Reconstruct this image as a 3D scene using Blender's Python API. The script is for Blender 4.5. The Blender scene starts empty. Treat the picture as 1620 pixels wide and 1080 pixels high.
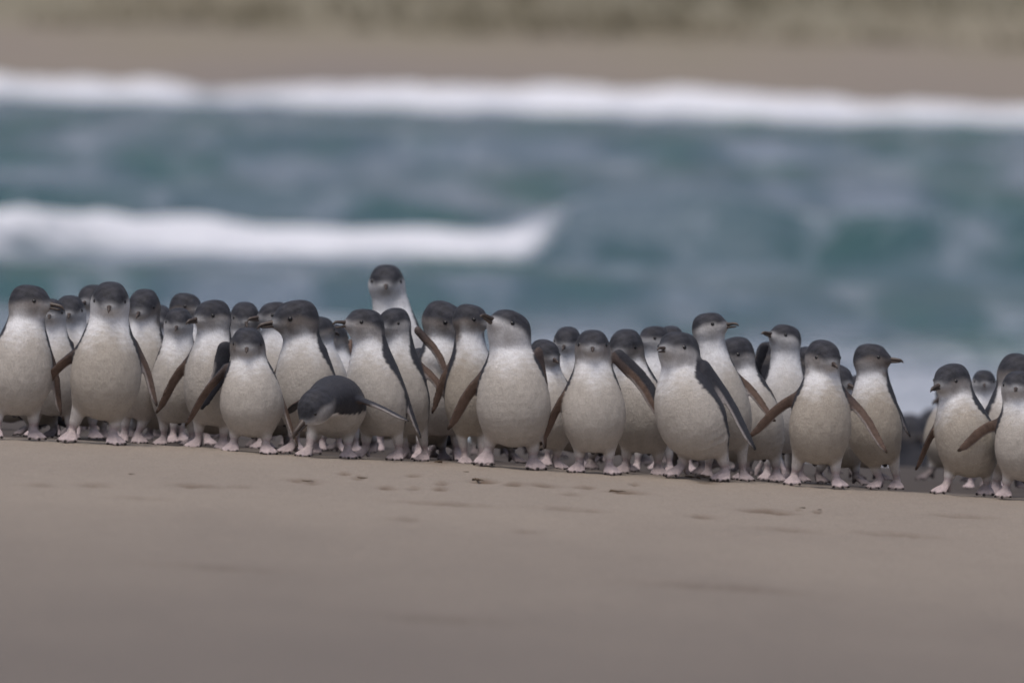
import bpy, bmesh, math, random
import numpy as np
from math import radians, sin, cos, tan, sqrt, pi
from mathutils import Vector, Matrix

random.seed(7)
RNG = np.random.default_rng(7)
scene = bpy.context.scene
COL = scene.collection

# ------------------------------------------------------------------ camera
K = 18000.0                      # focal length in photograph pixels (400 mm lens, 36 mm sensor, 1620 px)
CAM_H, PITCH, ROLL, DF = 1.047, 580 / K, radians(1.4), 24.0
F = np.array([0, cos(PITCH), -sin(PITCH)])
R0 = np.array([1.0, 0, 0]); U0 = np.array([0, sin(PITCH), cos(PITCH)])
R = R0 * cos(ROLL) + U0 * sin(ROLL)
U = U0 * cos(ROLL) - R0 * sin(ROLL)
CAM = np.array([0, 0, CAM_H])
cam_d = bpy.data.cameras.new('camera'); cam = bpy.data.objects.new('camera', cam_d); COL.objects.link(cam)
cam.matrix_world = Matrix(((R[0], U[0], -F[0], CAM[0]), (R[1], U[1], -F[1], CAM[1]), (R[2], U[2], -F[2], CAM[2]), (0, 0, 0, 1)))
cam_d.sensor_width = 36; cam_d.lens = 400; cam_d.clip_end = 2000; cam_d.clip_start = .5
cam_d.dof.use_dof = True; cam_d.dof.focus_distance = 24.0; cam_d.dof.aperture_fstop = 5.6
scene.camera = cam

def P(px, py, Y):
    """world point seen at photograph pixel (px, py) at depth Y"""
    d = F + (px - 810) / K * R - (py - 540) / K * U
    return CAM + d * (Y / d[1])

# ------------------------------------------------------------------ light
SUN_EL, SUN_ROT = radians(68), radians(205)       # behind and above the camera, a little left
w = bpy.data.worlds.new('World'); scene.world = w; w.use_nodes = True
nt = w.node_tree; nt.nodes.clear()
sky = nt.nodes.new('ShaderNodeTexSky'); sky.sky_type = 'NISHITA'; sky.sun_disc = False
sky.sun_elevation = SUN_EL; sky.sun_rotation = SUN_ROT; sky.air_density = 1.0; sky.dust_density = 6.0; sky.ozone_density = 1.0
bg = nt.nodes.new('ShaderNodeBackground'); bg.inputs[1].default_value = 0.10
wo = nt.nodes.new('ShaderNodeOutputWorld')
nt.links.new(sky.outputs[0], bg.inputs[0]); nt.links.new(bg.outputs[0], wo.inputs[0])
sd = bpy.data.lights.new('sun', 'SUN'); sd.energy = 1.25; sd.angle = radians(25); sd.color = (1, .95, .9)
sun = bpy.data.objects.new('sun', sd); COL.objects.link(sun)
# the sky's sun stands at azimuth SUN_ROT clockwise from +Y
sdir = Vector((sin(SUN_ROT) * cos(SUN_EL), cos(SUN_ROT) * cos(SUN_EL), sin(SUN_EL)))
sun.rotation_euler = sdir.to_track_quat('Z', 'Y').to_euler(); sun.location = (0, 0, 30)
scene.view_settings.view_transform = 'Standard'; scene.view_settings.look = 'None'
scene.view_settings.gamma = 1; scene.view_settings.exposure = 0.0
scene.render.engine = 'CYCLES'
scene.cycles.use_denoising = True
scene.cycles.max_bounces = 4; scene.cycles.pixel_filter_type = 'BLACKMAN_HARRIS'; scene.cycles.filter_width = 1.7; scene.cycles.use_adaptive_sampling = False

# ------------------------------------------------------------------ helpers
def mesh_from(name, verts, faces, smooth=True):
    me = bpy.data.meshes.new(name)
    V = np.asarray(verts, np.float32); Fc = np.asarray(faces, np.int32)
    k = Fc.shape[1]
    me.vertices.add(len(V)); me.vertices.foreach_set('co', V.ravel())
    me.loops.add(len(Fc) * k); me.loops.foreach_set('vertex_index', Fc.ravel())
    me.polygons.add(len(Fc)); me.polygons.foreach_set('loop_start', np.arange(0, len(Fc) * k, k, dtype=np.int32))
    me.polygons.foreach_set('use_smooth', np.full(len(Fc), smooth))
    me.update(calc_edges=True); me.validate()
    return me

def link(name, me, mat, parent=None, loc=None):
    o = bpy.data.objects.new(name, me); COL.objects.link(o)
    if mat and me: me.materials.append(mat)
    if parent: o.parent = parent
    if loc is not None: o.location = loc
    return o

def tag(o, label=None, cat=None, group=None, kind=None):
    if label: o['label'] = label
    if cat: o['category'] = cat
    if group: o['group'] = group
    if kind: o['kind'] = kind
    return o

class NT:
    """tiny node-tree writer"""
    def __init__(s, name):
        s.m = bpy.data.materials.new(name); s.m.use_nodes = True; s.t = s.m.node_tree
        s.b = s.t.nodes['Principled BSDF']; s.out = s.t.nodes['Material Output']
    def n(s, typ, **kw):
        nd = s.t.nodes.new(typ)
        for k, v in kw.items():
            if k in nd.inputs: nd.inputs[k].default_value = v
            else: setattr(nd, k, v)
        return nd
    def l(s, a, b): s.t.links.new(a, b)
    def noise(s, vec, scale, detail=3, rough=.55):
        n = s.n('ShaderNodeTexNoise'); n.inputs['Scale'].default_value = scale
        n.inputs['Detail'].default_value = detail; n.inputs['Roughness'].default_value = rough
        s.l(vec, n.inputs['Vector']); return n.outputs['Fac']
    def mapping(s, scale):
        c = s.n('ShaderNodeTexCoord'); m = s.n('ShaderNodeMapping'); m.inputs['Scale'].default_value = scale
        s.l(c.outputs['Object'], m.inputs['Vector']); return m.outputs[0]
    def ramp(s, fac, stops):
        r = s.n('ShaderNodeValToRGB'); e = r.color_ramp.elements
        while len(e) < len(stops): e.new(.5)
        for i, (p, c) in enumerate(stops):
            e[i].position = p; e[i].color = (*c, 1) if len(c) == 3 else c
        s.l(fac, r.inputs[0]); return r.outputs[0]
    def mix(s, fac, a, b, mode='MIX'):
        m = s.n('ShaderNodeMix', data_type='RGBA', blend_type=mode)
        for v, i in ((fac, 0), (a, 6), (b, 7)):
            if isinstance(v, (int, float)): m.inputs[i].default_value = v
            elif isinstance(v, tuple): m.inputs[i].default_value = (*v, 1)
            else: s.l(v, m.inputs[i])
        return m.outputs[2]
    def math(s, op, a, b=0.0, clamp=False):
        m = s.n('ShaderNodeMath', operation=op, use_clamp=clamp)
        for v, i in ((a, 0), (b, 1)):
            if isinstance(v, (int, float)): m.inputs[i].default_value = v
            else: s.l(v, m.inputs[i])
        return m.outputs[0]
    def bump(s, h, strength, dist):
        b = s.n('ShaderNodeBump'); b.inputs['Strength'].default_value = strength; b.inputs['Distance'].default_value = dist
        s.l(h, b.inputs['Height']); s.l(b.outputs[0], s.b.inputs['Normal'])

def sstep(a, b, x):
    t = np.clip((x - a) / (b - a), 0, 1); return t * t * (3 - 2 * t)

def fnoise(x, y, seed=0, octaves=4, f0=1.0):
    """cheap smooth value noise on arrays, about -1..1"""
    out = 0; amp = 1; tot = 0
    for o in range(octaves):
        fx = x * f0 * 2 ** o + seed * 13.7 + o * 5.1; fy = y * f0 * 2 ** o - seed * 7.3 + o * 9.2
        ix = np.floor(fx); iy = np.floor(fy); tx = fx - ix; ty = fy - iy
        tx = tx * tx * (3 - 2 * tx); ty = ty * ty * (3 - 2 * ty)
        def h(a, b):
            v = np.sin(a * 127.1 + b * 311.7 + seed * 17.17) * 43758.5453
            return (v - np.floor(v)) * 2 - 1
        n = (h(ix, iy) * (1 - tx) + h(ix + 1, iy) * tx) * (1 - ty) + (h(ix, iy + 1) * (1 - tx) + h(ix + 1, iy + 1) * tx) * ty
        out = out + amp * n; tot += amp; amp *= .5
    return out / tot

def grid_faces(nx, ny):
    i = np.arange(nx * ny).reshape(nx, ny)
    return np.stack([i[:-1, :-1], i[1:, :-1], i[1:, 1:], i[:-1, 1:]], -1).reshape(-1, 4)

# ------------------------------------------------------------------ ground
CREST = 24.16
def gz(x, y):
    x = np.asarray(x, float); y = np.asarray(y, float)
    z = -0.036 * 3 * np.tanh(x / 3)
    d = np.maximum(y - CREST, 0)
    z = z * np.exp(-(np.maximum(y - 30, 0) / 12) ** 2)
    z = z - .032 * np.minimum(d, 6.0) - .105 * np.maximum(d - 6.0, 0)
    z = z - .0005 * np.maximum(CREST - y, 0) ** 2 * .3
    return np.maximum(z, -2.6)

def rng(a, b, st): return list(np.arange(a, b - 1e-6, st))
xs = np.array([-160, -80, -40, -20, -10, -6, -4, -3, -2.2, -1.8] + rng(-1.5, 1.5, .0075) + [1.5, 1.8, 2.2, 3, 4, 6, 10, 20, 40, 80, 160], float)
ys = np.array([-60, -30, -10, 0, 5, 10, 13] + rng(15, 21.6, .06) + rng(21.6, 25.2, .018) + rng(25.2, 29, .08) + rng(29, 60, 1.0) + [60, 80], float)
X, Y = np.meshgrid(xs, ys, indexing='ij')
Z = gz(X, Y)
near = sstep(13, 16, Y) * (1 - sstep(28, 34, Y)) * (1 - sstep(2, 3, abs(X)))
Z += near * (.006 * fnoise(X * .5, Y * .25, 3, 2) +   .0038 * fnoise(X * 6, Y * 2.2, 5, 3) + .0016 * fnoise(X * 45, Y * 22, 9, 2))
# scuffed prints and crumbs of sand in front of the birds
damp = np.zeros_like(Z)
marks = []
for (px, py, lpx, dp) in [(60, 770, 60, .003), (150, 768, 70, .003), (310, 769, 90, .005), (380, 771, 50, .003), (480, 760, 70, .004), (495, 764, 30, .004),
                          (545, 751, 22, .006), (566, 757, 16, .008), (612, 772, 34, .007), (655, 773, 22, .005), (697, 775, 26, .008), (700, 766, 24, .005),
                          (655, 753, 30, .004), (765, 762, 46, .009), (815, 768, 40, .006), (860, 770, 60, .005), (925, 772, 40, .005), (990, 779, 70, .006),
                          (700, 799, 170, .004), (905, 808, 150, .003), (1005, 767, 16, .005), (1215, 808, 90, .007), (1110, 817, 60, .004), (1240, 837, 130, .003),
                          (1264, 805, 14, .005), (1293, 808, 14, .005), (1420, 845, 150, .003), (1520, 815, 120, .003), (640, 825, 60, .003), (830, 842, 50, .003),
                          (690, 735, 60, -.004), (700, 733, 40, .004), (1110, 757, 80, -.006), (1120, 762, 50, .004), (220, 790, 120, .002), (900, 783, 40, .003),
                          (350, 900, 260, .003), (1150, 930, 300, .003), (700, 980, 300, .003)]:
    zz = 0.0; p = None
    for it in range(4):      # where this pixel's ray meets the sand
        d = F + (px - 810) / K * R - (py - 540) / K * U
        t = (zz - CAM[2]) / d[2]; p = CAM + d * t; zz = float(gz(p[0], p[1]))
    hw = lpx / K * p[1] / 2
    ln = .06 + .3 * hw
    ex = ((X - p[0]) / hw); ey = (Y - p[1]) / ln
    g = np.exp(-(ex ** 2 + ey ** 2) * 1.6) * (1 + .9 * fnoise(X * 60, Y * 20, px % 17, 2))
    g2 = np.exp(-((ex) ** 2 + ((Y - p[1] - ln) / ln) ** 2) * 1.6)
    Z += -dp * 1.1 * g + dp * .7 * g2
    damp = np.maximum(damp, np.clip(g * min(1, abs(dp) / .007), 0, 1))
me = mesh_from('sand', np.stack([X, Y, Z], -1).reshape(-1, 3), grid_faces(len(xs), len(ys)))
at = me.attributes.new('damp', 'FLOAT', 'POINT'); at.data.foreach_set('value', damp.ravel().astype(np.float32))

s = NT('damp_sand'); v = s.mapping((1, 1, 1)); vs = s.mapping((1, .35, 1))
big = s.noise(vs, 1.6, 3); fine = s.noise(v, 420, 2, .7); mid = s.noise(vs, 26, 4)
c = s.ramp(big, [(.3, (.295, .247, .206)), (.7, (.365, .31, .257))])
sk = s.noise(s.mapping((1, .09, 1)), 190, 3, .75)
c = s.mix(1.0, c, s.ramp(sk, [(.3, (.80, .79, .78)), (.7, (1.2, 1.2, 1.2))]), 'MULTIPLY')
c = s.mix(.6, c, s.ramp(fine, [(.3, (.13, .11, .095)), (.7, (.42, .37, .32))]))
c = s.mix(s.math('MULTIPLY', mid, .25), c, (.17, .145, .125))
a = s.n('ShaderNodeAttribute', attribute_name='damp')
c = s.mix(s.math('MULTIPLY', a.outputs['Fac'], .95), c, (.105, .068, .042))
sp = s.n('ShaderNodeSeparateXYZ'); s.l(s.mapping((1, 1, 1)), sp.inputs[0])
near_dark = s.math('ADD', sp.outputs[1], s.math('MULTIPLY', s.math('SUBTRACT', big, .5), 2.2))
near_dark = s.ramp(s.math('MULTIPLY', near_dark, .04), [(.68, (1, 1, 1)), (.88, (0, 0, 0))])          # sand darker towards the camera
c = s.mix(s.math('MULTIPLY', near_dark, .8), c, (.150, .130, .118))
wet_shade = s.math('ADD', sp.outputs[1], s.math('MULTIPLY', s.math('SUBTRACT', mid, .5), .3))
wet_shade = s.ramp(s.math('MULTIPLY', s.math('SUBTRACT', wet_shade, 24.0), 1.0), [(.2, (0, 0, 0)), (.6, (1, 1, 1))])       # soaked seaward sand, with the crowd's shade painted into its colour
c = s.mix(s.math('MULTIPLY', wet_shade, .85), c, (.040, .032, .030))
s.l(c, s.b.inputs['Base Color']); s.b.inputs['Roughness'].default_value = .75
s.b.inputs['Specular IOR Level'].default_value = .3
s.bump(s.math('ADD', fine, s.math('MULTIPLY', mid, 2.0)), .6, .0015)
tag(link('sand', me, s.m), 'smooth damp grey brown beach sand with faint scuff marks', kind='structure')

# ------------------------------------------------------------------ sea
WL = -1.0
def crestA(x): return 83.0 - 2.6 * np.minimum((x / 3) ** 2, 1.6) + .5 * np.sin(x * 1.7)
def crestB(x): return 166 + 1.2 * np.sin(x * .5 + 1) - .35 * x
xs = np.array([-150, -90, -50, -30, -20] + rng(-14, 14, .16) + [14, 20, 30, 50, 90, 150], float)
ys = np.array(rng(31, 74, .35) + rng(74, 94, .12) + rng(94, 155, .4) + rng(155, 176, .15) + rng(176, 195, 1), float)
X, Y = np.meshgrid(xs, ys, indexing='ij')
def swell(y, yc, front, back, h):
    d = y - yc
    return h * np.where(d < 0, np.exp(-(d / front) ** 2), np.exp(-(d / back) ** 2))
Z = WL + .05 * np.sin(Y * .9 + .8 * np.sin(X * .35)) + .045 * fnoise(X * .5, Y * .8, 11, 4) + .03 * fnoise(X * 2, Y * 2.5, 12, 3)
amp = 1 - .5 * sstep(150, 165, Y)
Z = WL + (Z - WL) * amp * sstep(34, 46, Y)
brk = 1 - sstep(-.1, .6, X + .45 * fnoise(X * 0, Y * .5, 6, 2) + .25 * fnoise(X * 2, Y * 2, 4, 2))             # where the near wave has broken
hA = .31 + .13 * fnoise(X * .8, X * 0, 21, 3) - (.09 + .10 * sstep(-3.2, .3, X)) * brk
Z += swell(Y, crestA(X), .9 + .35 * (1 - brk), 4.0, hA * (1 + .35 * (1 - brk)))
Z += swell(Y, 93 + .8 * np.sin(X), 1.1, 4, .20 * (1 - sstep(-2, .5, X)))
Z += swell(Y, 72 + .4 * X, 1.6, 4, .10) + swell(Y, 61 - .3 * X, 1.2, 3, .07)
Z += swell(Y, 104 + .9 * X, 2.5, 5, .15) + swell(Y, 128 - .8 * X, 3, 6, .2) + swell(Y, 116 + .3 * X, 2, 5, .10)
lump = .5 + .5 * fnoise(X * 1.1, Y * .6, 31, 3)
gapB = np.clip(1 - .5 * np.exp(-((X + 4.5) / .4) ** 2) - .35 * np.exp(-((X + 5.9) / .3) ** 2), 0, 1)
hB = (.24 + .14 * lump) * (.45 + .55 * gapB) * (.85 + .3 * sstep(.2, .75, .5 + .5 * fnoise(X * .55, X * 0 + .3, 33, 3)))
Z += swell(Y, crestB(X), 1.0, 5, hB)
tap = sstep(-3.2, .3, X)
fA = (.62 + .38 * lump) * sstep(-3.4 + 2.2 * tap + 3.0 * (1 - .5 * tap) * fnoise(X * .9, X * 0, 23, 3), .4, Y - crestA(X)) * (1 - sstep(.8, 2.4 + 1.2 * lump, Y - crestA(X))) * brk
fA = np.maximum(fA, brk * .55 * sstep(-5, -2, Y - crestA(X)) * (1 - sstep(-1.5, 0, Y - crestA(X))) * lump)
fB = (.55 + .45 * sstep(.2, .75, .5 + .5 * fnoise(X * .55, X * 0 + .3, 33, 3))) * sstep(-1.5, -.7, Y - crestB(X)) * (1 - sstep(.6, 3.5, Y - crestB(X))) * (.35 + .65 * gapB)
tops = np.exp(-((Y - crestA(X) - 1.2) / 1.0) ** 2) * (1 - brk) * np.clip(fnoise(X * .9, Y * .1, 41, 2) * 1.6, 0, 1) * .55
wash = (1 - sstep(50, 74, Y)) * (.32 + .45 * fnoise(X * .4, Y * 1.2, 51, 3))
foam = np.clip(np.maximum.reduce([fA, fB, tops, wash]), 0, 1)
Z += foam * (fA > .05) * .07 * (fnoise(X * 3, Y * 3, 61, 3) + .3) + (fB > .05) * foam * .12 * (fnoise(X * 1.5, Y * 2, 62, 3) + .2)
me = mesh_from('sea', np.stack([X, Y, Z], -1).reshape(-1, 3), grid_faces(len(xs), len(ys)))
at = me.attributes.new('foam', 'FLOAT', 'POINT'); at.data.foreach_set('value', foam.ravel().astype(np.float32))
green = np.maximum.reduce([.95 * (1 - brk) * np.exp(-((Y - crestA(X) + 1.2) / 2.4) ** 2), .8 * (1 - sstep(-1, 1, X)) * np.exp(-((Y - 92) / 2.2) ** 2),
                           .75 * np.exp(-((Y - 75) / 4.0) ** 2), .5 * np.exp(-((Y - 150) / 8) ** 2)]) * (.65 + .45 * fnoise(X * .7, Y * .25, 81, 3))
at = me.attributes.new('green', 'FLOAT', 'POINT'); at.data.foreach_set('value', np.clip(green, 0, 1).ravel().astype(np.float32))
s = NT('sea_water'); v = s.mapping((1, 1, 1)); vs = s.mapping((1, .13, 1))
n1 = s.noise(vs, .85, 4, .45); n2 = s.noise(v, 1.3, 4); n3 = s.noise(v, 7, 4, .6)
c = s.ramp(n1, [(.38, (.045, .115, .118)), (.5, (.07, .12, .155)), (.60, (.19, .235, .30))])
thin = s.ramp(s.noise(s.mapping((1.0, .12, 1)), 1.3, 5, .65), [(.50, (0, 0, 0)), (.66, (1, 1, 1))])
a = s.n('ShaderNodeAttribute', attribute_name='foam')
g_ = s.n('ShaderNodeAttribute', attribute_name='green'); c = s.mix(s.math('MULTIPLY', g_.outputs['Fac'], .85), c, (.032, .098, .092))   # green swells, light passing through their faces painted into the colour
fo = s.math('ADD', a.outputs['Fac'], s.math('MULTIPLY', s.math('SUBTRACT', n3, .5), .7))
fo = s.ramp(fo, [(.12, (0, 0, 0)), (.62, (1, 1, 1))])
c = s.mix(s.math('MULTIPLY', thin, .6), c, (.36, .405, .50))
c = s.mix(fo, c, (.78, .81, .89))
s.l(c, s.b.inputs['Base Color'])
r = s.n('ShaderNodeMapRange'); s.l(fo, r.inputs[0]); r.inputs[3].default_value = .2; r.inputs[4].default_value = .9
s.l(r.outputs[0], s.b.inputs['Roughness']); s.b.inputs['IOR'].default_value = 1.33
s.bump(s.math('ADD', n2, n3), .8, .12)
tag(link('sea', me, s.m), 'teal sea with white breaking waves behind the birds', kind='structure')

# ------------------------------------------------------------------ far shore and dune
xs = np.array([-300, -150, -80, -40] + rng(-24, 24, .4) + [24, 40, 80, 150, 300], float)
ys = np.array(rng(164, 215, .5) + rng(215, 270, 2) + [270, 320, 450, 800], float)
X, Y = np.meshgrid(xs, ys, indexing='ij')
Z = WL - .35 + .052 * (Y - 164) + sstep(192, 250, Y) * 7.5 + sstep(260, 450, Y) * 12
Z += sstep(186, 215, Y) * (.9 * fnoise(X * .09, Y * .09, 71, 3) + .25 * fnoise(X * .6, Y * .5, 72, 3)) + .05 * fnoise(X * .5, Y * .3, 73, 3)
me = mesh_from('far_beach', np.stack([X, Y, Z], -1).reshape(-1, 3), grid_faces(len(xs), len(ys)))
s = NT('far_sand'); v = s.mapping((1, .5, 1))
n1 = s.noise(v, .22, 4); n2 = s.noise(v, 1.2, 4)
sp = s.n('ShaderNodeSeparateXYZ'); s.l(s.mapping((1, 1, 1)), sp.inputs[0])
hz = s.math('ADD', sp.outputs[2], s.math('MULTIPLY', s.math('SUBTRACT', n1, .5), 1.6))
veg = s.ramp(s.math('MULTIPLY', s.math('ADD', hz, 1.2), .4), [(.0, (.22, .19, .185)), (.35, (.26, .222, .188)), (.56, (.25, .222, .165)), (.92, (.185, .175, .128))])
c = s.mix(s.math('MULTIPLY', n2, .2), veg, (.19, .18, .14))
s.l(c, s.b.inputs['Base Color']); s.b.inputs['Roughness'].default_value = .95
s.bump(n2, .6, .2)
tag(link('far_beach', me, s.m), 'far sandy shore rising to a grassy dune', kind='structure')
FARZ = (X, Y, Z)

# dune grass: tufts of narrow blades on the far slope
V_, F_ = [], []
def farz(x, y):
    return WL - .35 + .052 * (y - 164) + float(sstep(192, 250, y)) * 7.5
for i in range(2600):
    y = 190 + 50 * random.random() ** 1.3; x = random.uniform(-16, 16)
    if fnoise(np.array(x * .22), np.array(y * .14), 77, 2) < -.35: continue
    xi = np.searchsorted(xs, x) - 1; yi = np.searchsorted(ys, y) - 1
    z = float(Z[xi, yi]) - .1
    for b in range(7):
        a_ = random.uniform(0, 2 * pi); h = random.uniform(.2, .5); lx, ly = .25 * cos(a_) * h, .25 * sin(a_) * h
        bx_, by_ = x + random.uniform(-.25, .25), y + random.uniform(-.25, .25); wd = .025
        k = len(V_)
        V_ += [(bx_ - wd, by_, z), (bx_ + wd, by_, z), (bx_ + lx + wd * .7, by_ + ly, z + h * .6), (bx_ + lx - wd * .7, by_ + ly, z + h * .6),
               (bx_ + 2.4 * lx, by_ + 2.4 * ly, z + h), (bx_ + 2.4 * lx, by_ + 2.4 * ly + .005, z + h)]
        F_ += [(k, k + 1, k + 2, k + 3), (k + 3, k + 2, k + 4, k + 5)]
s = NT('dune_grass_blades'); n1 = s.noise(s.mapping((1, 1, 1)), .4, 3)
s.l(s.ramp(n1, [(.35, (.19, .175, .125)), (.65, (.23, .205, .15))]), s.b.inputs['Base Color']); s.b.inputs['Roughness'].default_value = .8
tag(link('dune_grass', mesh_from('dune_grass', V_, F_), s.m), 'olive tufts of grass on the far dune', 'grass', kind='stuff')

# ------------------------------------------------------------------ bird materials
s = NT('plumage'); a = s.n('ShaderNodeAttribute', attribute_name='col')
fe = s.noise(s.mapping((1, 1, .45)), 330, 3, .65); cl = s.noise(s.mapping((1, 1, .6)), 60, 3)
k1 = s.ramp(fe, [(.3, (.88, .88, .88)), (.7, (1.1, 1.1, 1.1))]); k2 = s.ramp(cl, [(.3, (.92, .915, .91)), (.7, (1.06, 1.06, 1.06))])
rf = s.noise(s.mapping((.55, .55, 1.9)), 135, 3, .6); k3 = s.ramp(rf, [(.32, (.955, .955, .96)), (.62, (1.015, 1.015, 1.015))])
c = s.mix(1.0, s.mix(1.0, a.outputs['Color'], k1, 'MULTIPLY'), k2, 'MULTIPLY'); c = s.mix(1.0, c, k3, 'MULTIPLY')
s.l(c, s.b.inputs['Base Color']); s.b.inputs['Roughness'].default_value = .62
s.b.inputs['Specular IOR Level'].default_value = .2; s.b.inputs['Sheen Weight'].default_value = .03; s.b.inputs['Sheen Roughness'].default_value = .4
s.bump(s.math('ADD', s.math('ADD', fe, s.math('MULTIPLY', rf, .35)), s.math('MULTIPLY', cl, 1.8)), .75, .0018)
M_PLUM = s.m
s = NT('beak_horn'); n1 = s.noise(s.mapping((1, 1, 1)), 160, 3)
s.l(s.ramp(n1, [(.3, (.040, .032, .030)), (.7, (.085, .062, .052))]), s.b.inputs['Base Color']); s.b.inputs['Roughness'].default_value = .4
M_BEAK = s.m
s = NT('eye_dark'); n1 = s.noise(s.mapping((1, 1, 1)), 300, 1)
s.l(s.ramp(n1, [(.3, (.006, .006, .008)), (.7, (.02, .02, .024))]), s.b.inputs['Base Color']); s.b.inputs['Roughness'].default_value = .12
M_EYE = s.m

# ------------------------------------------------------------------ implicit-surface birds
def nrm(v): v = np.asarray(v, float); return v / np.linalg.norm(v)
def smin(a, b, k):
    h = np.maximum(k - np.abs(a - b), 0) / k
    return np.minimum(a, b) - h * h * k * .25

def d_ellipsoid(p, c, ax, r, e=2):
    q = (p - c) @ ax.T / r            # ax rows: local axes
    n = (np.abs(q) ** e).sum(-1) ** (1 / e) + 1e-9 if e != 2 else np.sqrt((q * q).sum(-1)) + 1e-9
    return (n - 1) * min(r)
def d_cone(p, a, b, ra, rb):
    ab = b - a; t = np.clip(((p - a) @ ab) / (ab @ ab), 0, 1)
    return np.linalg.norm(p - a - t[..., None] * ab, axis=-1) - (ra + (rb - ra) * t)
def d_tube(p, C, SA, SB, Uv, Vv, Wv, cap):
    """chain with elliptic section; returns distance, t index, side coord, front coord (normalised)"""
    best = None
    for i in range(len(C) - 1):
        a, b = C[i], C[i + 1]; ab = b - a; L2 = ab @ ab
        q0 = p - a; t = np.clip((q0 @ ab) / L2, 0, 1)
        q = q0 - t[..., None] * ab
        A = SA[i] + (SA[i + 1] - SA[i]) * t; B = SB[i] + (SB[i + 1] - SB[i]) * t
        um = Uv[i]; vm = Vv[i]; wm = Wv[i]
        qu = (q @ um) / A; qv = (q @ vm) / B; qw = (q @ wm) / cap
        n = np.sqrt(qu * qu + qv * qv + qw * qw)
        d = (n - 1) * np.minimum(A, B)
        if best is None: best = [d, i + t, qu, qv]
        else:
            m = d < best[0]
            for k_, v_ in enumerate((d, i + t, qu, qv)): best[k_] = np.where(m, v_, best[k_])
    return best
def d_blade(p, pts, wid, thk, wv, nv):
    """flat tapering blade along pts; returns distance, t, width coord, thickness coord"""
    best = None
    for i in range(len(pts) - 1):
        a, b = pts[i], pts[i + 1]; ab = b - a
        q0 = p - a; t = np.clip((q0 @ ab) / (ab @ ab), 0, 1); q = q0 - t[..., None] * ab
        W = wid[i] + (wid[i + 1] - wid[i]) * t; T = thk[i] + (thk[i + 1] - thk[i]) * t
        l = nrm(ab)
        x = (q @ wv) / W; y = (q @ nv) / T; z = (q @ l) / W
        n = np.sqrt(x * x + y * y + z * z); d = (n - 1) * T
        if best is None: best = [d, i + t, x, y]
        else:
            m = d < best[0]
            for k_, v_ in enumerate((d, i + t, x, y)): best[k_] = np.where(m, v_, best[k_])
    return best

def surface_nets(Fg, org, h):
    S = Fg < 0; nx, ny, nz = Fg.shape
    ids, pos, quads = [], [], []
    for ax in range(3):
        sl0 = [slice(None)] * 3; sl1 = [slice(None)] * 3; sl0[ax] = slice(0, -1); sl1[ax] = slice(1, None)
        s0, s1 = S[tuple(sl0)], S[tuple(sl1)]
        I = np.argwhere(s0 != s1)
        o1, o2 = [(1, 2), (2, 0), (0, 1)][ax]
        ok = (I[:, o1] > 0) & (I[:, o2] > 0) & (I[:, o1] < Fg.shape[o1] - 1) & (I[:, o2] < Fg.shape[o2] - 1)
        I = I[ok]
        J = I.copy(); J[:, ax] += 1
        f0 = Fg[I[:, 0], I[:, 1], I[:, 2]]; f1 = Fg[J[:, 0], J[:, 1], J[:, 2]]
        Pp = I.astype(float); Pp[:, ax] += f0 / (f0 - f1)
        cs = []
        for (da, db) in ((-1, -1), (0, -1), (0, 0), (-1, 0)):
            Cc = I.copy(); Cc[:, o1] += da; Cc[:, o2] += db
            cs.append((Cc[:, 0] * ny + Cc[:, 1]) * nz + Cc[:, 2])
            ids.append(cs[-1]); pos.append(Pp)
        q = np.stack(cs, 1); fl = f0 > 0
        q[fl] = q[fl][:, ::-1]
        quads.append(q)
    ids = np.concatenate(ids); pos = np.concatenate(pos); quads = np.concatenate(quads)
    u, inv = np.unique(ids, return_inverse=True)
    cnt = np.bincount(inv)
    V = np.stack([np.bincount(inv, pos[:, k]) / cnt for k in range(3)], 1)
    return org + V * h, np.searchsorted(u, quads)

PROF = np.array([  # z, half width, half depth, forward offset   (unit bird, head centre at z = .303)
    (.083, .049, .045, -.006), (.101, .0650, .057, .001), (.127, .0728, .064, .007), (.160, .0712, .062, .010),
    (.192, .0640, .056, .008), (.220, .0545, .047, .003), (.245, .0448, .041, -.003), (.268, .0400, .038, -.005), (.293, .0345, .036, -.002)])

def ground_at(fx, Yd):
    py = 720
    for _ in range(4):
        p = P(fx, py, Yd); z = float(gz(p[0], p[1]))
        q = np.array([p[0], Yd, z]) - CAM; py = 540 - (q @ U) / (q @ F) * K
    return np.array([p[0], Yd, z])

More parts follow.
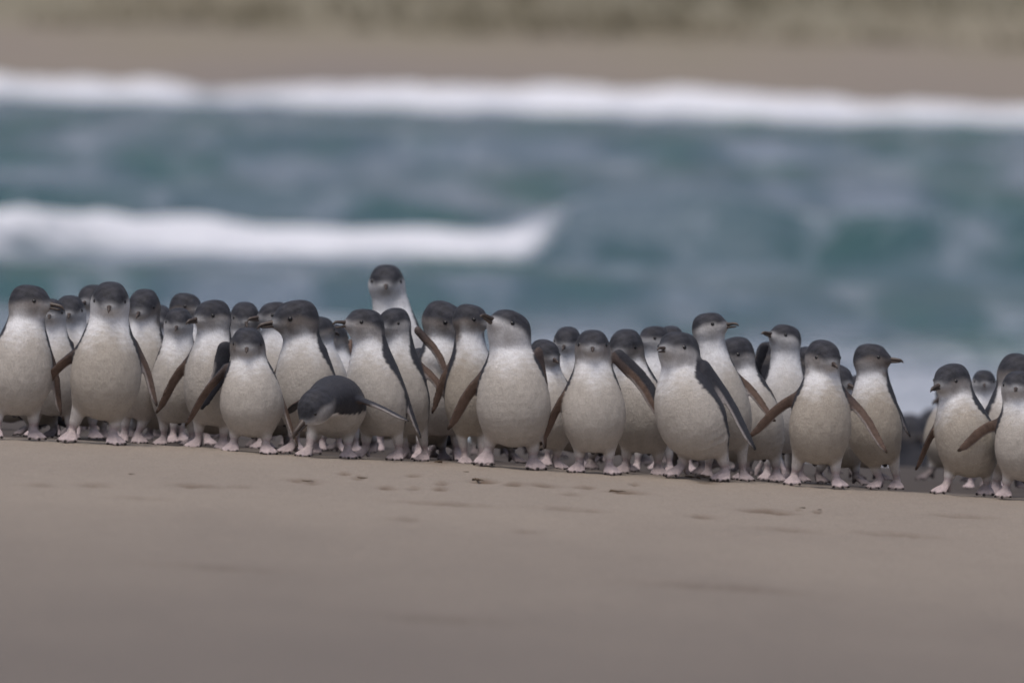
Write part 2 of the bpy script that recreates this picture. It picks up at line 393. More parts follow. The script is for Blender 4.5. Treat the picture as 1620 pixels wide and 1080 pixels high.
GROUP = 'little penguins walking up the beach in a crowd'
def penguin(label, bx, hx, hy, w=108, d=0.0, yaw=0, hyaw=None, hp=-8, hr=0, feet=None, lift=(0, 0), fl=None, fr=None,
            pf=.0, cheek=.5, open_=0, spine=None, res=None, hs=1.0, cream=.5, beak=.88, cx=None, tail=True, seed=None, dk=0, foot_shade=1.0):
    """bx belly pixel x, hx/hy head-top pixel, w belly width in pixels, d metres behind the crest row"""
    Yd = 24.0 + .12 + d
    pass
    seed = sum(ord(ch) for ch in label) % 997
    sc = w / 113.0 * Yd / 24.0
    G = ground_at(bx, Yd)
    if feet is None: feet = (bx - .30 * w, bx + .30 * w)
    yw = radians(yaw); f = np.array([sin(yw), -cos(yw), 0]); sd_ = np.array([cos(yw), sin(yw), 0])
    hyw = radians(hyaw if hyaw is not None else yaw); hpr = radians(hp)
    hf = np.array([sin(hyw) * cos(hpr), -cos(hyw) * cos(hpr), sin(hpr)]); hs_ = np.array([cos(hyw), sin(hyw), 0])
    hup = np.cross(hs_, hf) * -1
    if hup[2] < 0: hup = -hup
    rr = radians(hr); hs_, hup = hs_ * cos(rr) + hup * sin(rr), hup * cos(rr) - hs_ * sin(rr)
    rh = .0355 * sc * hs
    top = P(hx, hy, Yd) - G
    H = np.array([top[0], 0, top[2] - rh]) + f * pf
    if spine is None:
        z0 = PROF[:, 0]; q = z0 / .300
        zz = z0 * (H[2] / .303)
        tt = np.clip((z0 - .10) / .20, 0, 1)
        C = np.zeros((len(z0), 3)); C[:, 2] = zz
        xm = H[0] * tt ** 1.15
        if cx is not None:   # chest pixel x bends the spine
            xc = (P(cx, hy + 90, Yd) - G)[0]; xm = xm + (xc - H[0] * .55 ** 1.15) * np.sin(np.clip(tt, 0, 1) * pi)
        C[:, 0] = xm
        C += f * (PROF[:, 3] * sc)[:, None] + f * (pf * tt ** 1.3)[:, None]
    else:
        ctl = np.array([[ (P(a_, b_, Yd) - G)[0] + f[0] * c_ * 0, -c_, (P(a_, b_, Yd) - G)[2]] for a_, b_, c_ in spine])
        tq = np.linspace(0, 1, len(PROF)); tk = np.linspace(0, 1, len(ctl))
        C = np.stack([np.interp(tq, tk, ctl[:, k]) for k in range(3)], 1)
        for _ in range(2): C[1:-1] = (C[:-2] + 2 * C[1:-1] + C[2:]) / 4
        H = C[-1] + 0.0
    SA = PROF[:, 1] * sc; SB = PROF[:, 2] * sc
    def up(arr):        # smooth resampling of the nine stations to twenty-two
        arr = np.asarray(arr, float); n0 = len(arr); q = np.linspace(0, n0 - 1, 22); i = np.minimum(q.astype(int), n0 - 2); t = q - i
        if arr.ndim > 1: t = t[:, None]
        a0 = arr[np.maximum(i - 1, 0)]; a1 = arr[i]; a2 = arr[i + 1]; a3 = arr[np.minimum(i + 2, n0 - 1)]
        return .5 * (2 * a1 + (a2 - a0) * t + (2 * a0 - 5 * a1 + 4 * a2 - a3) * t * t + (3 * a1 - a0 - 3 * a2 + a3) * t ** 3)
    C, SA, SB = up(C), up(SA), up(SB)
    Wv, Uv, Vv = [], [], []
    for i in range(len(C) - 1):
        wv = nrm(C[i + 1] - C[i]); u_ = sd_ - (sd_ @ wv) * wv; u_ = nrm(u_); v_ = nrm(np.cross(u_, wv))
        if spine is None and v_ @ f < 0: v_ = -v_
        Wv.append(wv); Uv.append(u_); Vv.append(v_)
    cap = .030 * sc
    prims = []   # (kind, bbox lo, bbox hi, fn, k)
    def bb(pts, r): pts = np.array(pts); return pts.min(0) - r, pts.max(0) + r
    lo, hi = bb(C, .09 * sc)
    prims.append(('torso', lo, hi, lambda p: d_tube(p, C, SA, SB, Uv, Vv, Wv, cap)[0], 0))
    Hax = np.array([hs_, hf, hup])
    def put(o): return H + hs_ * o[0] * sc * hs + hf * o[1] * sc * hs + hup * o[2] * sc * hs
    hr_ = np.array([.0340, .0420, .0345]) * sc * hs
    lo, hi = bb([H], .07 * sc)
    prims.append(('head', lo, hi, lambda p: d_ellipsoid(p, H, Hax, hr_, 2.5), .016 * sc))
    c1 = put((0, .031, -.004)); r1 = np.array([.019, .024, .015]) * sc * hs
    prims.append(('head', *bb([c1], .05 * sc), lambda p: d_ellipsoid(p, c1, Hax, r1), .014 * sc))
    c2 = put((0, -.004, -.012)); r2 = np.array([.0355, .034, .030]) * sc * hs
    prims.append(('head', *bb([c2], .06 * sc), lambda p: d_ellipsoid(p, c2, Hax, r2), .014 * sc))
    # legs and feet
    footdat = []
    
    for k, fx in enumerate(feet):
        sx = -1 if k == 0 else 1
        ank = (ground_at(fx, Yd) - G); gzf = ank[2]
        foot_f = random.Random(seed + k).uniform(-.020, .020)
        ank = ank + f * foot_f * sc; ank[2] = gzf + .025 * sc + lift[k]; ank = ank - f * .006 * sc
        hip = C[0] * .5 + C[3] * .5 + sd_ * sx * .037 * sc + f * .006 * sc; hip[2] = C[0][2] + .010 * sc
        hip = hip * .75 + np.array([ank[0], ank[1], hip[2]]) * .25
        knee = hip * .30 + ank * .70; knee[2] = max(ank[2] + .013 * sc, knee[2])
        prims.append(('thigh', *bb([hip, knee], .05 * sc), lambda p, a=hip, b=knee: d_cone(p, a, b, .0220 * sc, .0115 * sc), .015 * sc))
        prims.append(('leg', *bb([knee, ank], .03 * sc), lambda p, a=knee, b=ank: d_cone(p, a, b, .0100 * sc, .0080 * sc), .006 * sc))
        fy = yw + radians(sx * 14); fd = np.array([sin(fy), -cos(fy), 0.0])
        
        side = nrm(np.cross(fd, [0, 0, 1.0])); upv = np.cross(side, fd); upv = upv if upv[2] > 0 else -upv
        base = ank + np.array([0, 0, -.003 * sc])
        tips = []
        for an in (-27, 0, 27):
            dd = nrm(fd * cos(radians(an)) + side * sin(radians(an)))
            tip = base + dd * (.046 if an == 0 else .041) * sc
            tip[2] -= .003 * sc
            tip[2] = gzf + .0035 * sc + lift[k] * .35
            tips.append(tip)
            hl = base * .45 + tip * .55; hl[2] -= .002 * sc
            prims.append(('foot', *bb([base, tip], .02 * sc), lambda p, a=base, b=tip: d_cone(p, a, b, .0058 * sc, .0034 * sc), .006 * sc))
        slope = nrm(tips[1] - base); upv = nrm(np.cross(side, slope)); upv = upv if upv[2] > 0 else -upv
        wc = base * .42 + tips[1] * .58 - upv * .001 * sc; fd2 = slope
        heel = base - fd * .008 * sc; heel[2] = gzf + .008 * sc + lift[k] * .6
        prims.append(('foot', *bb([base, heel], .02 * sc), lambda p, a=base, b=heel: d_cone(p, a, b, .0075 * sc, .0055 * sc), .005 * sc))
        axw = np.array([side, fd2, upv])
        prims.append(('foot', *bb([wc], .04 * sc), lambda p, c=wc, ax=axw: d_ellipsoid(p, c, ax, np.array([.0165, .021, .0036]) * sc), .005 * sc))
        footdat.append((base, tips, fd))
    # flippers
    blades = []
    for sx, spec in ((-1, fl), (1, fr)):
        if spec is None: continue
        tx, ty = spec[0], spec[1]; flat = radians(spec[2] if len(spec) > 2 else 25); dors = spec[3] if len(spec) > 3 else 0
        back = spec[4] if len(spec) > 4 else 1
        si = 4.6 * 21 / 8
        i0 = int(si); fr_ = si - i0
        Cs = C[i0] * (1 - fr_) + C[i0 + 1] * fr_; A_ = SA[i0] * (1 - fr_) + SA[i0 + 1] * fr_
        sh = Cs + Uv[i0] * sx * A_ * .80 + np.array([0, .006, 0]) * sc
        if len(spec) > 5:
            q_ = P(spec[5], spec[6], Yd) - G; sh = np.array([q_[0], sh[1] + (spec[7] if len(spec) > 7 else 0), q_[2]])
        tp = P(tx, ty, Yd) - G
        v_ = np.array([tp[0] - sh[0], 0, tp[2] - sh[2]]); Lv = np.linalg.norm(v_); L = max(.118 * sc, Lv)
        v_[1] = back * sqrt(max(L * L - Lv * Lv, 0)) * .9
        dl = nrm(v_); L = np.linalg.norm(v_)
        wv = nrm(np.cross(dl, [0, 1, 0]) * cos(flat) + (np.array([0, 1.0, 0]) - dl * dl[1]) * sin(flat))
        nv = nrm(np.cross(dl, wv)); nv = nv if nv[1] < 0 else -nv          # towards the camera
        # inner (trailing) edge sign
        inn = 1 if (wv @ np.array([-sx, 0, -.3])) > 0 else -1
        bow = -inn * wv * .010 * sc
        pts = [sh - dl * .012 * sc] + [sh + dl * L * t + bow * sin(pi * min(t * 1.25, 1)) for t in (.12, .3, .5, .7, .86, 1.0)]
        wm = spec[8] if len(spec) > 8 else 1.0
        wid = np.array([.0130, .0140, .0140, .0136, .0126, .0104, .0050]) * sc * wm; thk = np.array([.0075, .0062, .0048, .0042, .0038, .0034, .0026]) * sc
        pts = [np.array(q_) for q_ in pts]
        fn = lambda p, pts=pts, wid=wid, thk=thk, wv=wv, nv=nv: d_blade(p, pts, wid, thk, wv, nv)
        prims.append(('blade%d' % len(blades), *bb(pts, .022 * sc), (lambda p, fn=fn: fn(p)[0]), .007 * sc))
        blades.append((fn, inn, dors))
    if tail:
        ta = C[0] - f * .030 * sc; tb = C[0] - f * .085 * sc + np.array([0, 0, -.035 * sc])
        if spine is None: prims.append(('tail', *bb([ta, tb], .03 * sc), lambda p: d_cone(p, ta, tb, .022 * sc, .006 * sc), .02 * sc))
    h = res or (.0026 if d < .12 else (.0032 if d < .6 else .0042))
    lo = np.min([q_[1] for q_ in prims], 0) - 2 * h; hi = np.max([q_[2] for q_ in prims], 0) + 2 * h
    n = np.ceil((hi - lo) / h).astype(int) + 1
    gx, gy, gz_ = [lo[k] + h * np.arange(n[k]) for k in range(3)]
    Fg = np.full(n, .05, np.float32)
    for (nm, a_, b_, fn, kk) in prims:
        i0 = np.maximum(((a_ - lo) / h).astype(int), 0); i1 = np.minimum(((b_ - lo) / h).astype(int) + 1, n)
        sl = tuple(slice(i0[k], i1[k]) for k in range(3))
        pp = np.stack(np.meshgrid(gx[sl[0]], gy[sl[1]], gz_[sl[2]], indexing='ij'), -1)
        dd = fn(pp)
        if nm == 'torso':          # soften the folds between spine stations
            for _ in range(3):
                for ax_ in range(3):
                    e_ = np.moveaxis(dd, ax_, 0); m_ = e_.copy(); m_[1:-1] = (e_[:-2] + 2 * e_[1:-1] + e_[2:]) / 4
                    dd = np.moveaxis(m_, 0, ax_)
        Fg[sl] = smin(Fg[sl], dd, kk) if kk > 0 else np.minimum(Fg[sl], dd)
    V, Q = surface_nets(Fg, lo, h)
    # keep only the largest shell
    # ---- plumage pattern
    nz_ = lambda sc_, sd: np.sin(V[:, 0] * sc_ + 1.3 * sd + 2 * np.sin(V[:, 2] * sc_ * .7 + sd)) * np.sin(V[:, 2] * sc_ * 1.1 + V[:, 1] * sc_ + sd * 2.1)
    no = .6 * nz_(160, seed) + .4 * nz_(410, seed + 3)
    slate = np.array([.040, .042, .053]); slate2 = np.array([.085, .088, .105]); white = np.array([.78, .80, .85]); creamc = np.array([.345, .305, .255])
    greyb = np.array([.17, .15, .142]); pink = np.array([.47, .40, .415]); brown = np.array([.115, .078, .062]); claw = np.array([.02, .018, .018])
    dT, tT, qu, qv = d_tube(V, C, SA, SB, Uv, Vv, Wv, cap)
    ang = np.abs(np.arctan2(qu, qv)) * 180 / pi if spine is None else np.abs(np.arctan2(qu, qv)) * 180 / pi
    tn = tT / (len(C) - 1)
    lim = 98 - dk - 16 * sstep(.30, .55, tn) + 8 * sstep(.8, .95, tn) - 20 * np.exp(-((tn - .64) / .13) ** 2) + 3 * no - (34 * sstep(.2, .5, tn) if spine is not None else 0)
    back_m = sstep(lim - 5, lim + 4, ang)
    col = white[None] * np.ones((len(V), 3))
    dirt_shade = np.minimum((.35 + cream) * .9, .92) * (1 - sstep(.46, .80, tn + .05 * no + .04 * np.sin(V[:, 0] * 70 + seed)))  # dirty belly tint with underside shade painted in, deepening downwards
    col = col * (1 - dirt_shade[:, None]) + creamc * dirt_shade[:, None]
    # grey sides of the neck
    gs = sstep(28, 74, ang + 12 * no) * sstep(.62, .84, tn) * cheek
    col = col * (1 - gs[:, None]) + greyb * gs[:, None]
    col = col * (1 - back_m[:, None]) + slate * back_m[:, None]
    # head
    ql = (V - H) / (sc * hs); hu = ql @ hs_; hfw = ql @ hf; hz_ = ql @ hup
    dh = d_ellipsoid(V, H, Hax, hr_)
    hm = sstep(.012, -.002, -dh * -1 - 0) if False else 1 - sstep(.004, .018, dh / sc)
    capl = .0035 - .012 * sstep(.01, -.03, hfw) * 1 - .10 * np.maximum(-hfw - .008, 0) - .25 * np.maximum(hfw - .030, 0) + .002 * no
    capm = sstep(-.0115, .0075, hz_ - capl + .0026 * np.sin(hu * 150 + seed) + .0028 * no)
    chk = cheek * sstep(.10, -.25, hz_ * 8 + .0) * 0 + cheek * (1 - sstep(.012, .040, -hz_ + capl)) 
    chk = np.maximum(chk, min(1, cheek * 1.2) * sstep(.010, .029, np.abs(hu)) * (1 - sstep(.03, .055, -hz_)))
    chk = np.maximum(chk, .75 * sstep(.0, -.03, hfw))
    thr = .55 * (1 - sstep(.006, .016, np.abs(hu) + .25 * (hz_ + .02))) * sstep(-.034, -.014, hz_) * sstep(.012, .03, hfw)
    chk = np.maximum(chk, thr)
    hc = white[None] * .93 * (1 - chk[:, None]) + greyb * chk[:, None]
    hc = hc * (1 - capm[:, None]) + (slate * (.55 + .9 * (no[:, None] * .5 + .5))) * capm[:, None]
    col = col * (1 - hm[:, None]) + hc * hm[:, None]
    # feet
    zl = V[:, 2]
    dleg = np.full(len(V), 9.0)
    for (nm, a_, b_, fn, kk) in prims:
        if nm in ('leg', 'foot'): dleg = np.minimum(dleg, fn(V))
    dth = np.full(len(V), 9.0)
    for (nm, a_, b_, fn, kk) in prims:
        if nm == 'thigh': dth = np.minimum(dth, fn(V))
    tm = (1 - sstep(.0, .006, dth / sc)) * sstep(.004, .016, dT / sc) * .75
    col = col * (1 - tm[:, None]) + np.array([.66, .65, .66]) * tm[:, None]
    lm = (1 - sstep(.0008, .0035, dleg / sc)) * sstep(.004, .012, dT / sc) * (1 - .8 * (1 - sstep(-.002, .004, dth / sc)))
    pk = pink * foot_shade * (1 + .12 * no[:, None]) + np.array([.08, .10, .10]) * sstep(0, .02, V[:, 2:3] - .03 * sc)  # rear feet coloured darker to stand in for the crowd's shade
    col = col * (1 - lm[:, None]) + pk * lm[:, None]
    for base, tips, fd in footdat:
        for tp in tips:
            m = 1 - sstep(.0025, .0055, np.linalg.norm(V - tp - fd * .003 * sc, axis=1) / sc)
            col = col * (1 - m[:, None]) + claw * m[:, None]
    if tail and spine is None:
        m = 1 - sstep(.0, .004, prims[-1][3](V) / sc); m = m * sstep(.0, .01, dT / sc)
        col = col * (1 - m[:, None]) + slate * m[:, None]
    for fn, inn, dors in blades:
        db, tb_, x, y = fn(V)
        m = (1 - sstep(.0005, .003, db / sc)) * sstep(-.002, .003, dT / sc)
        camside = sstep(-.25, .25, y)
        under = brown * (1 + .25 * no[:, None]) + np.array([.07, .055, .05]) * (np.clip(1 - np.abs(x), 0, 1) * .6)[:, None]
        upper = slate * 1.05
        a_ = camside[:, None]
        half = sstep(-.15, .15, x * -inn)[:, None] * (1 - sstep(4.5, 5.2, tb_)[:, None])
        if dors == 2: bc = upper * np.maximum(half, 1 - a_) + under * (1 - np.maximum(half, 1 - a_))
        else: bc = (under * a_ + upper * (1 - a_)) if not dors else (upper * a_ + under * (1 - a_))
        edge = sstep(.55, .85, x * inn) * sstep(.8, 2, tb_)
        bc = bc * (1 - .7 * edge[:, None]) + np.array([.45, .42, .42]) * .7 * edge[:, None]
        tipm = sstep(5.4, 6, tb_)
        bc = bc * (1 - .6 * tipm[:, None]); rootm = 1 - sstep(.3, 1.8, tb_)
        bc = bc * (1 - .55 * rootm[:, None]) + slate * .55 * rootm[:, None]
        col = col * (1 - m[:, None]) + bc * m[:, None]
    root = bpy.data.objects.new('penguin', None); COL.objects.link(root)
    root.location = G; root.empty_display_size = .05
    tag(root, label, 'penguin', GROUP)
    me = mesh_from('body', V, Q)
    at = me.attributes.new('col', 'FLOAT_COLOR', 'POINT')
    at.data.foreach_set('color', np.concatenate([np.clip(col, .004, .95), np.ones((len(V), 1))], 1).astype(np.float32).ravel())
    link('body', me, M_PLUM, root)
    # beak: upper and lower mandible lofts
    bv, bf = [], []
    def loft(stations, n=10):
        rows = []
        for (c_, rw, ru) in stations:
            row = []
            for j in range(n):
                a_ = 2 * pi * j / n
                row.append(len(bv)); bv.append(c_ + hs_ * cos(a_) * rw + hupb * sin(a_) * ru)
            rows.append(row)
        for r0, r1_ in zip(rows, rows[1:]):
            for j in range(n): bf.append((r0[j], r0[(j + 1) % n], r1_[(j + 1) % n], r1_[j]))
        for r_, rev in ((rows[0], 1), (rows[-1], 0)):
            bv.append(np.mean([bv[i] for i in r_], 0)); k = len(bv) - 1
            for j in range(0, n, 2):
                q_ = (r_[j], r_[(j + 1) % n], r_[(j + 2) % n], k); bf.append(q_ if not rev else q_[::-1])
    S_ = sc * hs * beak * (1.12 if abs(hyaw if hyaw is not None else yaw) > 34 else .9)
    bb_ = put((0, .048, -.003))
    hupb = hup
    loft([(bb_ + hf * a_ * S_ + hup * b_ * S_, rw * S_, ru * S_) for a_, b_, rw, ru in
          ((-.012, .001, .0095, .0075), (0, .0015, .0076, .0062), (.012, .0020, .0058, .0046), (.024, .0018, .0046, .0038), (.031, .0005, .0034, .0036), (.036, -.003, .0020, .0030), (.038, -.0055, .0008, .0012))])
    od = radians(open_); lf = hf * cos(od) - hup * sin(od)
    loft([(bb_ + lf * a_ * S_ + hup * b_ * S_, rw * S_, ru * S_) for a_, b_, rw, ru in
          ((-.012, -.0055, .0085, .0050), (0, -.0055, .0066, .0040), (.012, -.0050, .0050, .0032), (.024, -.0042, .0036, .0024), (.031, -.0034, .0016, .0014))])
    link('beak', mesh_from('beak', bv, bf), M_BEAK, root)
    for sx in (-1, 1):
        bm = bmesh.new(); bmesh.ops.create_uvsphere(bm, u_segments=12, v_segments=8, radius=.0052 * sc * hs)
        em = bpy.data.meshes.new('eye'); bm.to_mesh(em); bm.free()
        for p_ in em.polygons: p_.use_smooth = True
        link('eye', em, M_EYE, root, Vector(put((sx * .0290, .0245, .0025))))
    return root

#BIRDS
BIRDS = [
 # ---- front row, left to right
 dict(label='leftmost penguin of the front row, its head turned right, cut by the left edge', bx=26, hx=47, hy=450, w=108, d=.02, yaw=6, hyaw=68, hp=-6, feet=(-6, 52), fr=(96, 654, 50, 0), cheek=.75, open_=6),
 dict(label='tall upright penguin facing straight ahead with both flippers spread, second in the front row', bx=164, hx=175, hy=446, w=116, yaw=0, hp=-14, feet=(113, 178), fl=(58, 624, 50, 0, 1, 120, 560), fr=(247, 640, 60, 0, 1, 216, 556), cheek=.25, cream=.6),
 dict(label='short penguin with a grey face in the front row, left of the stooping bird', bx=398, hx=392, hy=518, w=104, yaw=0, hp=-10, feet=(370, 420), fl=(294, 672, 55, 0, 1, 352, 590), fr=(470, 705, 70), cheek=.8, hs=1.0),
 dict(label='penguin with open beak, its head turned left above the stooping bird', bx=602, hx=578, hy=488, w=102, d=.10, yaw=-30, hyaw=-62, hp=4, feet=(575, 626), fr=(665, 690, 65, 1), dk=3, cheek=.7, open_=16, cx=590),
 dict(label='large stout penguin in the middle with one foot lifted and its head cocked left', bx=812, hx=806, hy=491, w=122, yaw=-2, hyaw=-44, hp=22, feet=(772, 842), lift=(.010, 0), fl=(710, 677, 40), fr=(862, 706, 55, 0, 1, 852, 570, 0, 1.1), cheek=.35, open_=0),
 dict(label='penguin facing straight ahead with a flat dark crown, right of the stout middle one', bx=938, hx=938, hy=521, w=105, yaw=0, hp=-4, feet=(917, 963), fl=(856, 702, 50), fr=(1053, 663, 5, 2, 1, 984, 572, 0, 1.35), cheek=.75),
 dict(label='stout penguin leaning left with a foot raised and a long dark slate flipper', bx=1106, hx=1074, hy=524, w=118, yaw=-34, hyaw=-34, hp=4, feet=(1072, 1140), lift=(.008, 0), fr=(1193, 708, 60, 1, 1, 1122, 590, .02, 1.3), dk=0, cheek=.5, open_=10, cx=1082),
 dict(label='penguin with brown flippers held out and beak pointing down right, beside the crossed flippers', bx=1294, hx=1303, hy=538, w=102, d=.02, yaw=4, hyaw=26, hp=-16, feet=(1258, 1322), fl=(1186, 690, 25), fr=(1402, 714, 40, 0, 1, 1338, 628, -.01), cheek=.7, cream=.65),
 dict(label='penguin in sharp right profile with a long dark beak, standing with its feet together', bx=1384, hx=1378, hy=543, w=94, d=.22, yaw=-18, hyaw=78, hp=-2, feet=(1392, 1414), dk=3, fr=(1440, 690, 70, 1), cheek=1.0, cream=.7),
 dict(label='penguin looking down and left beside the gap near the right edge', bx=1536, hx=1506, hy=575, w=104, d=.08, yaw=-24, hyaw=-38, hp=-14, feet=(1500, 1556), dk=0, fl=(1450, 742, 60), cheek=.7, cream=.65, cx=1520),
 dict(label='rightmost penguin of the front row, a brown flipper held out, cut by the right edge', bx=1622, hx=1611, hy=586, w=100, yaw=0, hyaw=-8, hp=-4, feet=(1592, 1650), fl=(1517, 712, 15), cheek=.55),
 # ---- second row
 dict(label='penguin whose beak is hidden behind the leftmost bird, facing front', bx=82, hx=80, hy=472, w=92, d=.5, yaw=0, hp=-6, fr=(99, 665, 50), cheek=.3),
 dict(label='penguin with a plain dark cap, left of the tall upright bird', bx=118, hx=111, hy=467, w=95, d=.75, yaw=0, hp=-10, cheek=.3),
 dict(label='penguin mostly hidden behind the head of the tall upright bird', bx=150, hx=147, hy=450, w=92, d=1.1, yaw=-10, hyaw=-20, hp=-8, cheek=.8),
 dict(label='penguin with a dusky face and open black beak, right of the tall upright bird', bx=222, hx=228, hy=458, w=98, d=.40, yaw=-4, hyaw=-12, hp=-20, feet=(196, 218), cheek=.95, fr=(262, 640, 60)),
 dict(label='penguin showing only a sliver of dark head behind the dusky faced bird', bx=262, hx=252, hy=482, w=84, d=1.2, yaw=0, cheek=.9),
 dict(label='penguin with a dark cap over a white face, its belly behind a brown flipper', bx=278, hx=283, hy=487, w=88, d=.34, yaw=-4, hp=-14, feet=(258, 302), cheek=.3),
 dict(label='penguin with its dark head turned right behind the white faced bird', bx=300, hx=294, hy=463, w=88, d=.9, yaw=8, hyaw=50, hp=-8, cheek=.9),
 dict(label='penguin with mottled cheek turned left, right flipper folded across its belly', bx=338, hx=337, hy=474, w=100, d=.18, yaw=-14, hyaw=-48, hp=-10, feet=(312, 352), fl=(248, 652, 35), fr=(322, 642, 15, 1, 0, 354, 556, -.078, 1.35), cheek=.65),
 dict(label='penguin with its beak just above the grey face of the short bird', bx=392, hx=388, hy=478, w=92, d=.75, yaw=0, hyaw=6, hp=-16, cheek=.6),
 dict(label='penguin with its dark head behind the long beaked left looking one', bx=440, hx=436, hy=477, w=90, d=.7, yaw=-10, hyaw=-60, hp=-6, cheek=.5),
 dict(label='large headed penguin looking left with a long dark beak and ruffled white breast', bx=486, hx=470, hy=474, w=108, d=.25, yaw=-22, hyaw=-68, hp=-10, feet=(462, 492), fl=(428, 640, 45), cheek=.9, hs=1.12, fr=(520, 650, 70, 1), cx=482),
 dict(label='penguin half hidden behind the large headed bird, only its dark nape showing', bx=512, hx=506, hy=500, w=86, d=.9, yaw=30, hyaw=140, cheek=.9),
 dict(label='penguin with raised brown flipper behind the open beaked bird', bx=536, hx=528, hy=512, w=86, d=1.1, yaw=0, hyaw=150, cheek=.9, fr=(556, 538, 10, 0, 1, 535, 570)),
 dict(label='penguin standing directly below the tallest one, its cap dark over a pale face', bx=640, hx=624, hy=487, w=92, d=.24, yaw=-28, hyaw=-34, hp=-14, feet=(640, 668), fr=(718, 640, 40), dk=0, cheek=.5, cx=632),
 dict(label='tallest penguin, a pure white neck rising above all the others', bx=632, hx=612, hy=418, w=108, d=1.55, yaw=0, hp=-8, cheek=.15, cream=.1, hs=1.02, cx=626),
 dict(label='penguin with bowed dark head and arched nape, right of the tallest bird', bx=694, hx=702, hy=477, w=104, d=.55, yaw=14, hyaw=58, hp=-22, cheek=.8, fl=(655, 625, 60), fr=(716, 604, 30, 0, 0, 666, 528, -.088, .75), hs=1.1),
 dict(label='grey necked penguin looking right, its beak touching the stout middle bird', bx=742, hx=744, hy=481, w=88, d=.22, yaw=16, hyaw=66, hp=-12, feet=(735, 760), fl=(684, 652, 30), cheek=1.0, hs=1.06, cream=.8),
 dict(label='penguin with only dark crown and slate back showing right of the stout middle bird', bx=868, hx=862, hy=537, w=90, d=.28, yaw=14, hyaw=30, hp=-14, feet=(845, 880), fr=(902, 640, 45), cheek=.9),
 dict(label='penguin with a white throat and short dark beak, behind the flat crowned bird', bx=892, hx=898, hy=517, w=86, d=.8, yaw=0, hyaw=-10, hp=-16, cheek=.3),
 dict(label='brown cheeked penguin right of the flat crowned bird, one short flipper hanging down', bx=1018, hx=990, hy=521, w=104, d=.20, yaw=-8, hyaw=-18, hp=-16, feet=(990, 1040), fr=(1026, 700, 15, 0, 1, 1046, 640), cheek=.95, cx=1000),
 dict(label='pale necked penguin looking left, behind the stout leaning bird', bx=1034, hx=1036, hy=515, w=84, d=.8, yaw=-6, hyaw=-50, hp=-4, cheek=.35),
 dict(label='penguin whose dark crown peeps out behind the pale necked one', bx=1064, hx=1062, hy=515, w=84, d=1.3, yaw=0, cheek=.8),
 dict(label='tall long necked penguin looking right with its beak lifted, a brown flipper stretched right', bx=1148, hx=1122, hy=494, w=92, d=.15, yaw=6, hyaw=64, hp=8, cheek=.45, fr=(1226, 666, 35, 0, 1, 1158, 592), cx=1130, open_=5),
 dict(label='penguin with a sloping dark nape looking left between the crossed flippers', bx=1196, hx=1164, hy=533, w=104, d=.36, yaw=-12, hyaw=-42, hp=-14, feet=(1180, 1226), fr=(1236, 668, 50), cheek=.6, cx=1176),
 dict(label='white breasted penguin with its small beak lifted to the left, behind the crossed flippers', bx=1240, hx=1243, hy=513, w=88, d=.6, yaw=0, hyaw=-52, hp=12, cheek=.3, cream=.3, fl=(1200, 620, 10, 1, 1, 1208, 555)),
 dict(label='penguin with a round dark back showing left of the lifted beak', bx=1222, hx=1218, hy=540, w=80, d=1.0, yaw=150, hyaw=150, cheek=.9),
 dict(label='penguin showing a dark crown behind the down and right looking bird', bx=1272, hx=1278, hy=548, w=84, d=.7, yaw=0, hyaw=20, cheek=.8),
 dict(label='small blurred penguin far behind between the two at the right edge', bx=1558, hx=1557, hy=585, w=74, d=1.3, yaw=0, hp=-8, cheek=.3),
 dict(label='penguin with a dark hunched nape behind the rightmost bird', bx=1606, hx=1614, hy=560, w=108, d=.40, yaw=16, hyaw=60, hp=-20, feet=(1580, 1626), cheek=.8, fl=(1568, 652, 40), cx=1600, hs=1.1),
]
REAR = [(62, 'leftmost bird, its face hidden'), (136, 'tall upright bird, its face hidden'), (244, 'dusky faced bird, its head hidden'), (338, 'mottled cheeked bird, only its pale legs showing'),
        (428, 'short grey faced bird, only its legs showing'), (556, 'open beaked bird, only its legs showing'), (672, 'bird below the tallest one, only its legs showing'), (786, 'stout middle bird, only its legs showing'),
        (900, 'flat crowned bird, only its legs showing'), (966, 'brown cheeked bird, only its legs showing'), (1086, 'stout leaning bird, only its legs showing'), (1212, 'bird with the sloping nape, only its legs showing'), (1330, 'right profile bird, only its legs showing')]
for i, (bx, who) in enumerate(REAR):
    BIRDS.append(dict(label='shaded rear penguin behind the ' + who, bx=bx, hx=bx + (i % 3 - 1) * 6, hy=525 + (bx / 1620) * 62, w=92, d=.6 + .3 * (i % 3), yaw=(i * 37) % 90 - 45, hp=-16, cheek=.8, cream=1.0, foot_shade=.45, res=.0042))  # rear bellies and feet painted darker for shade inside the crowd
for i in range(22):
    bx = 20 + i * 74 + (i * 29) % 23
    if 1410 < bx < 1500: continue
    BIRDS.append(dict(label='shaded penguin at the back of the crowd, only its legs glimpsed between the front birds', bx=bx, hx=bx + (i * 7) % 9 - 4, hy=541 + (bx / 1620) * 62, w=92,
                      d=1.7 + .45 * (i % 3), yaw=(i * 53) % 200 - 100, hp=-16, cheek=.9, cream=1.1, foot_shade=.35, res=.0052))
for b in BIRDS: penguin(**b)
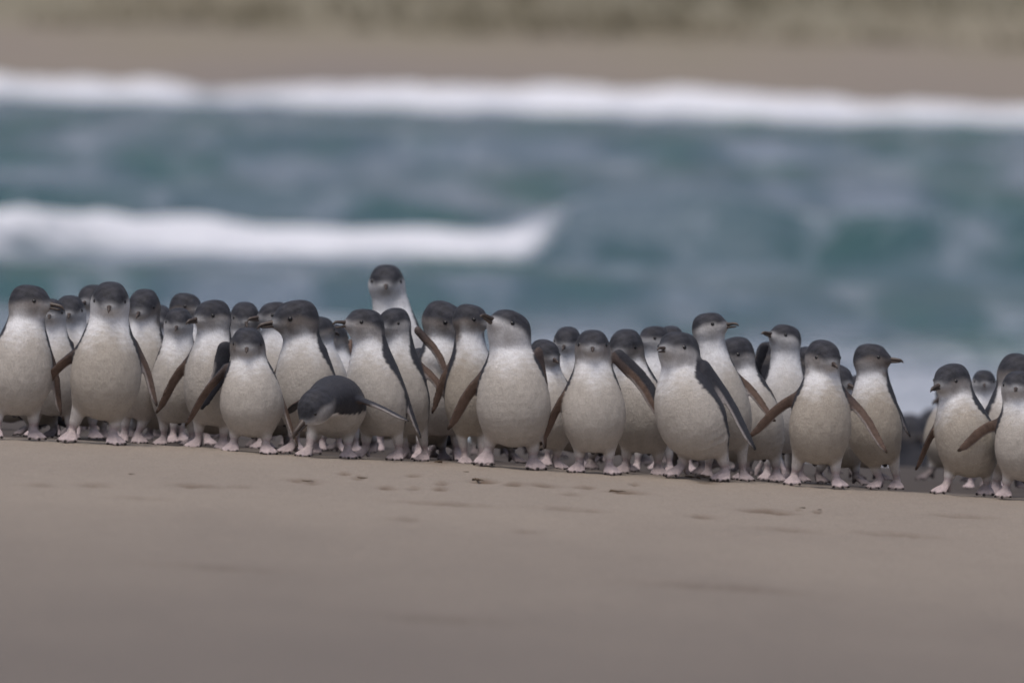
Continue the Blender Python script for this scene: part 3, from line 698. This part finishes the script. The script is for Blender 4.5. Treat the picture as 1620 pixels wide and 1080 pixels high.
# the stooping bird: spine runs up from the tail, over the shoulders and down to the head held low at the left
penguin('stooping penguin bent forward with its dark back rounded and its beak near its belly', 530, 500, 600, w=102, d=.0, yaw=-10, hyaw=-52, hp=-46, beak=1.25,
        feet=(490, 548), fl=(456, 655, 60, 1, 1, 484, 632), fr=(645, 664, 75, 1, 1, 572, 632), cheek=.55, spine=((528, 668, -.045), (530, 652, -.02), (532, 632, .01), (530, 622, .04), (517, 628, .085), (499, 640, .12)), tail=False, hs=.93)
penguin('penguin turned away, its dark back low between two birds right of the tallest one', 706, 712, 560, w=84, d=.7, yaw=165, hyaw=165, cheek=.9, cream=1.0)
penguin('blurred distant penguin lower down the beach, left one in the right hand gap', 1440, 1442, 655, w=92, d=8.4, yaw=120, hyaw=30, hp=-20, cheek=.9, cream=1.0)
penguin('blurred distant penguin lower down the beach, right one in the right hand gap', 1484, 1476, 646, w=92, d=8.8, yaw=-130, hyaw=-30, hp=-20, cheek=.9, cream=1.0)

# ------------------------------------------------------------------ bits of weed left on the sand
s = NT('wet_weed'); n1 = s.noise(s.mapping((1, 1, 1)), 90, 3)
s.l(s.ramp(n1, [(.3, (.035, .024, .014)), (.7, (.12, .075, .04))]), s.b.inputs['Base Color']); s.b.inputs['Roughness'].default_value = .6
M_WEED = s.m
def on_sand(px, py):
    zz = 0.0
    for it in range(5):
        d = F + (px - 810) / K * R - (py - 540) / K * U
        p = CAM + d * ((zz - CAM[2]) / d[2]); zz = float(gz(p[0], p[1]))
    return p, zz
def weed(label, px, py, size, n):
    p, zz = on_sand(px, py); rr = random.Random(px)
    bm = bmesh.new(); path = []; a = rr.uniform(0, 6); q = Vector((0, 0, 0))
    for i in range(n):                         # one crooked, flattened frond
        path.append(q.copy()); a += rr.uniform(-1.1, 1.1); q = q + Vector((cos(a) * size, sin(a) * size, 0))
        if q.length > size * 3: a += pi * .8
    rows = []
    for i, c_ in enumerate(path):
        t = i / (n - 1); rad = size * .34 * (1 - abs(2 * t - 1) ** 2 * .8) * rr.uniform(.7, 1.2)
        dr = (path[min(i + 1, n - 1)] - path[max(i - 1, 0)]).normalized(); sd2 = Vector((-dr.y, dr.x, 0))
        rows.append([bm.verts.new(c_ + sd2 * cos(k * pi / 3) * rad + Vector((0, 0, .002 + rad * .55 + sin(k * pi / 3) * rad * .6 + .1 * size * sin(i * 2.1)))) for k in range(6)])
    for r0, r1 in zip(rows, rows[1:]):
        for k in range(6): bm.faces.new((r0[k], r0[(k + 1) % 6], r1[(k + 1) % 6], r1[k]))
    bm.faces.new(rows[0][::-1]); bm.faces.new(rows[-1])
    me = bpy.data.meshes.new('seaweed_scrap'); bm.to_mesh(me); bm.free()
    for p_ in me.polygons: p_.use_smooth = True
    o = link('seaweed_scrap', me, M_WEED, None, (p[0], p[1], zz)); tag(o, label, 'seaweed', 'scraps of weed on the sand')
weed('largest curled scrap of brown weed on the sand below the stout middle bird', 766, 762, .011, 9)
weed('thin scrap of weed on the sand below the open beaked bird', 566, 757, .008, 6)
weed('small dark scrap on the sand below the short grey faced bird', 497, 763, .007, 6)
weed('tiny dark scrap on the sand left of the largest curled one', 741, 748, .005, 5)
weed('long flat scrap of weed at the feet of the penguin below the tallest one', 690, 735, .012, 8)
weed('reddish brown scrap at the feet of the stout leaning bird', 1108, 759, .014, 9)
weed('left one of two small dark scraps on the sand at the lower right', 1264, 805, .006, 5)
weed('right one of two small dark scraps on the sand at the lower right', 1293, 808, .006, 5)
weed('flat scrap of weed on the sand under the flat crowned bird', 990, 779, .009, 7)
weed('lone speck of weed on the sand at the far left', 214, 752, .005, 5)
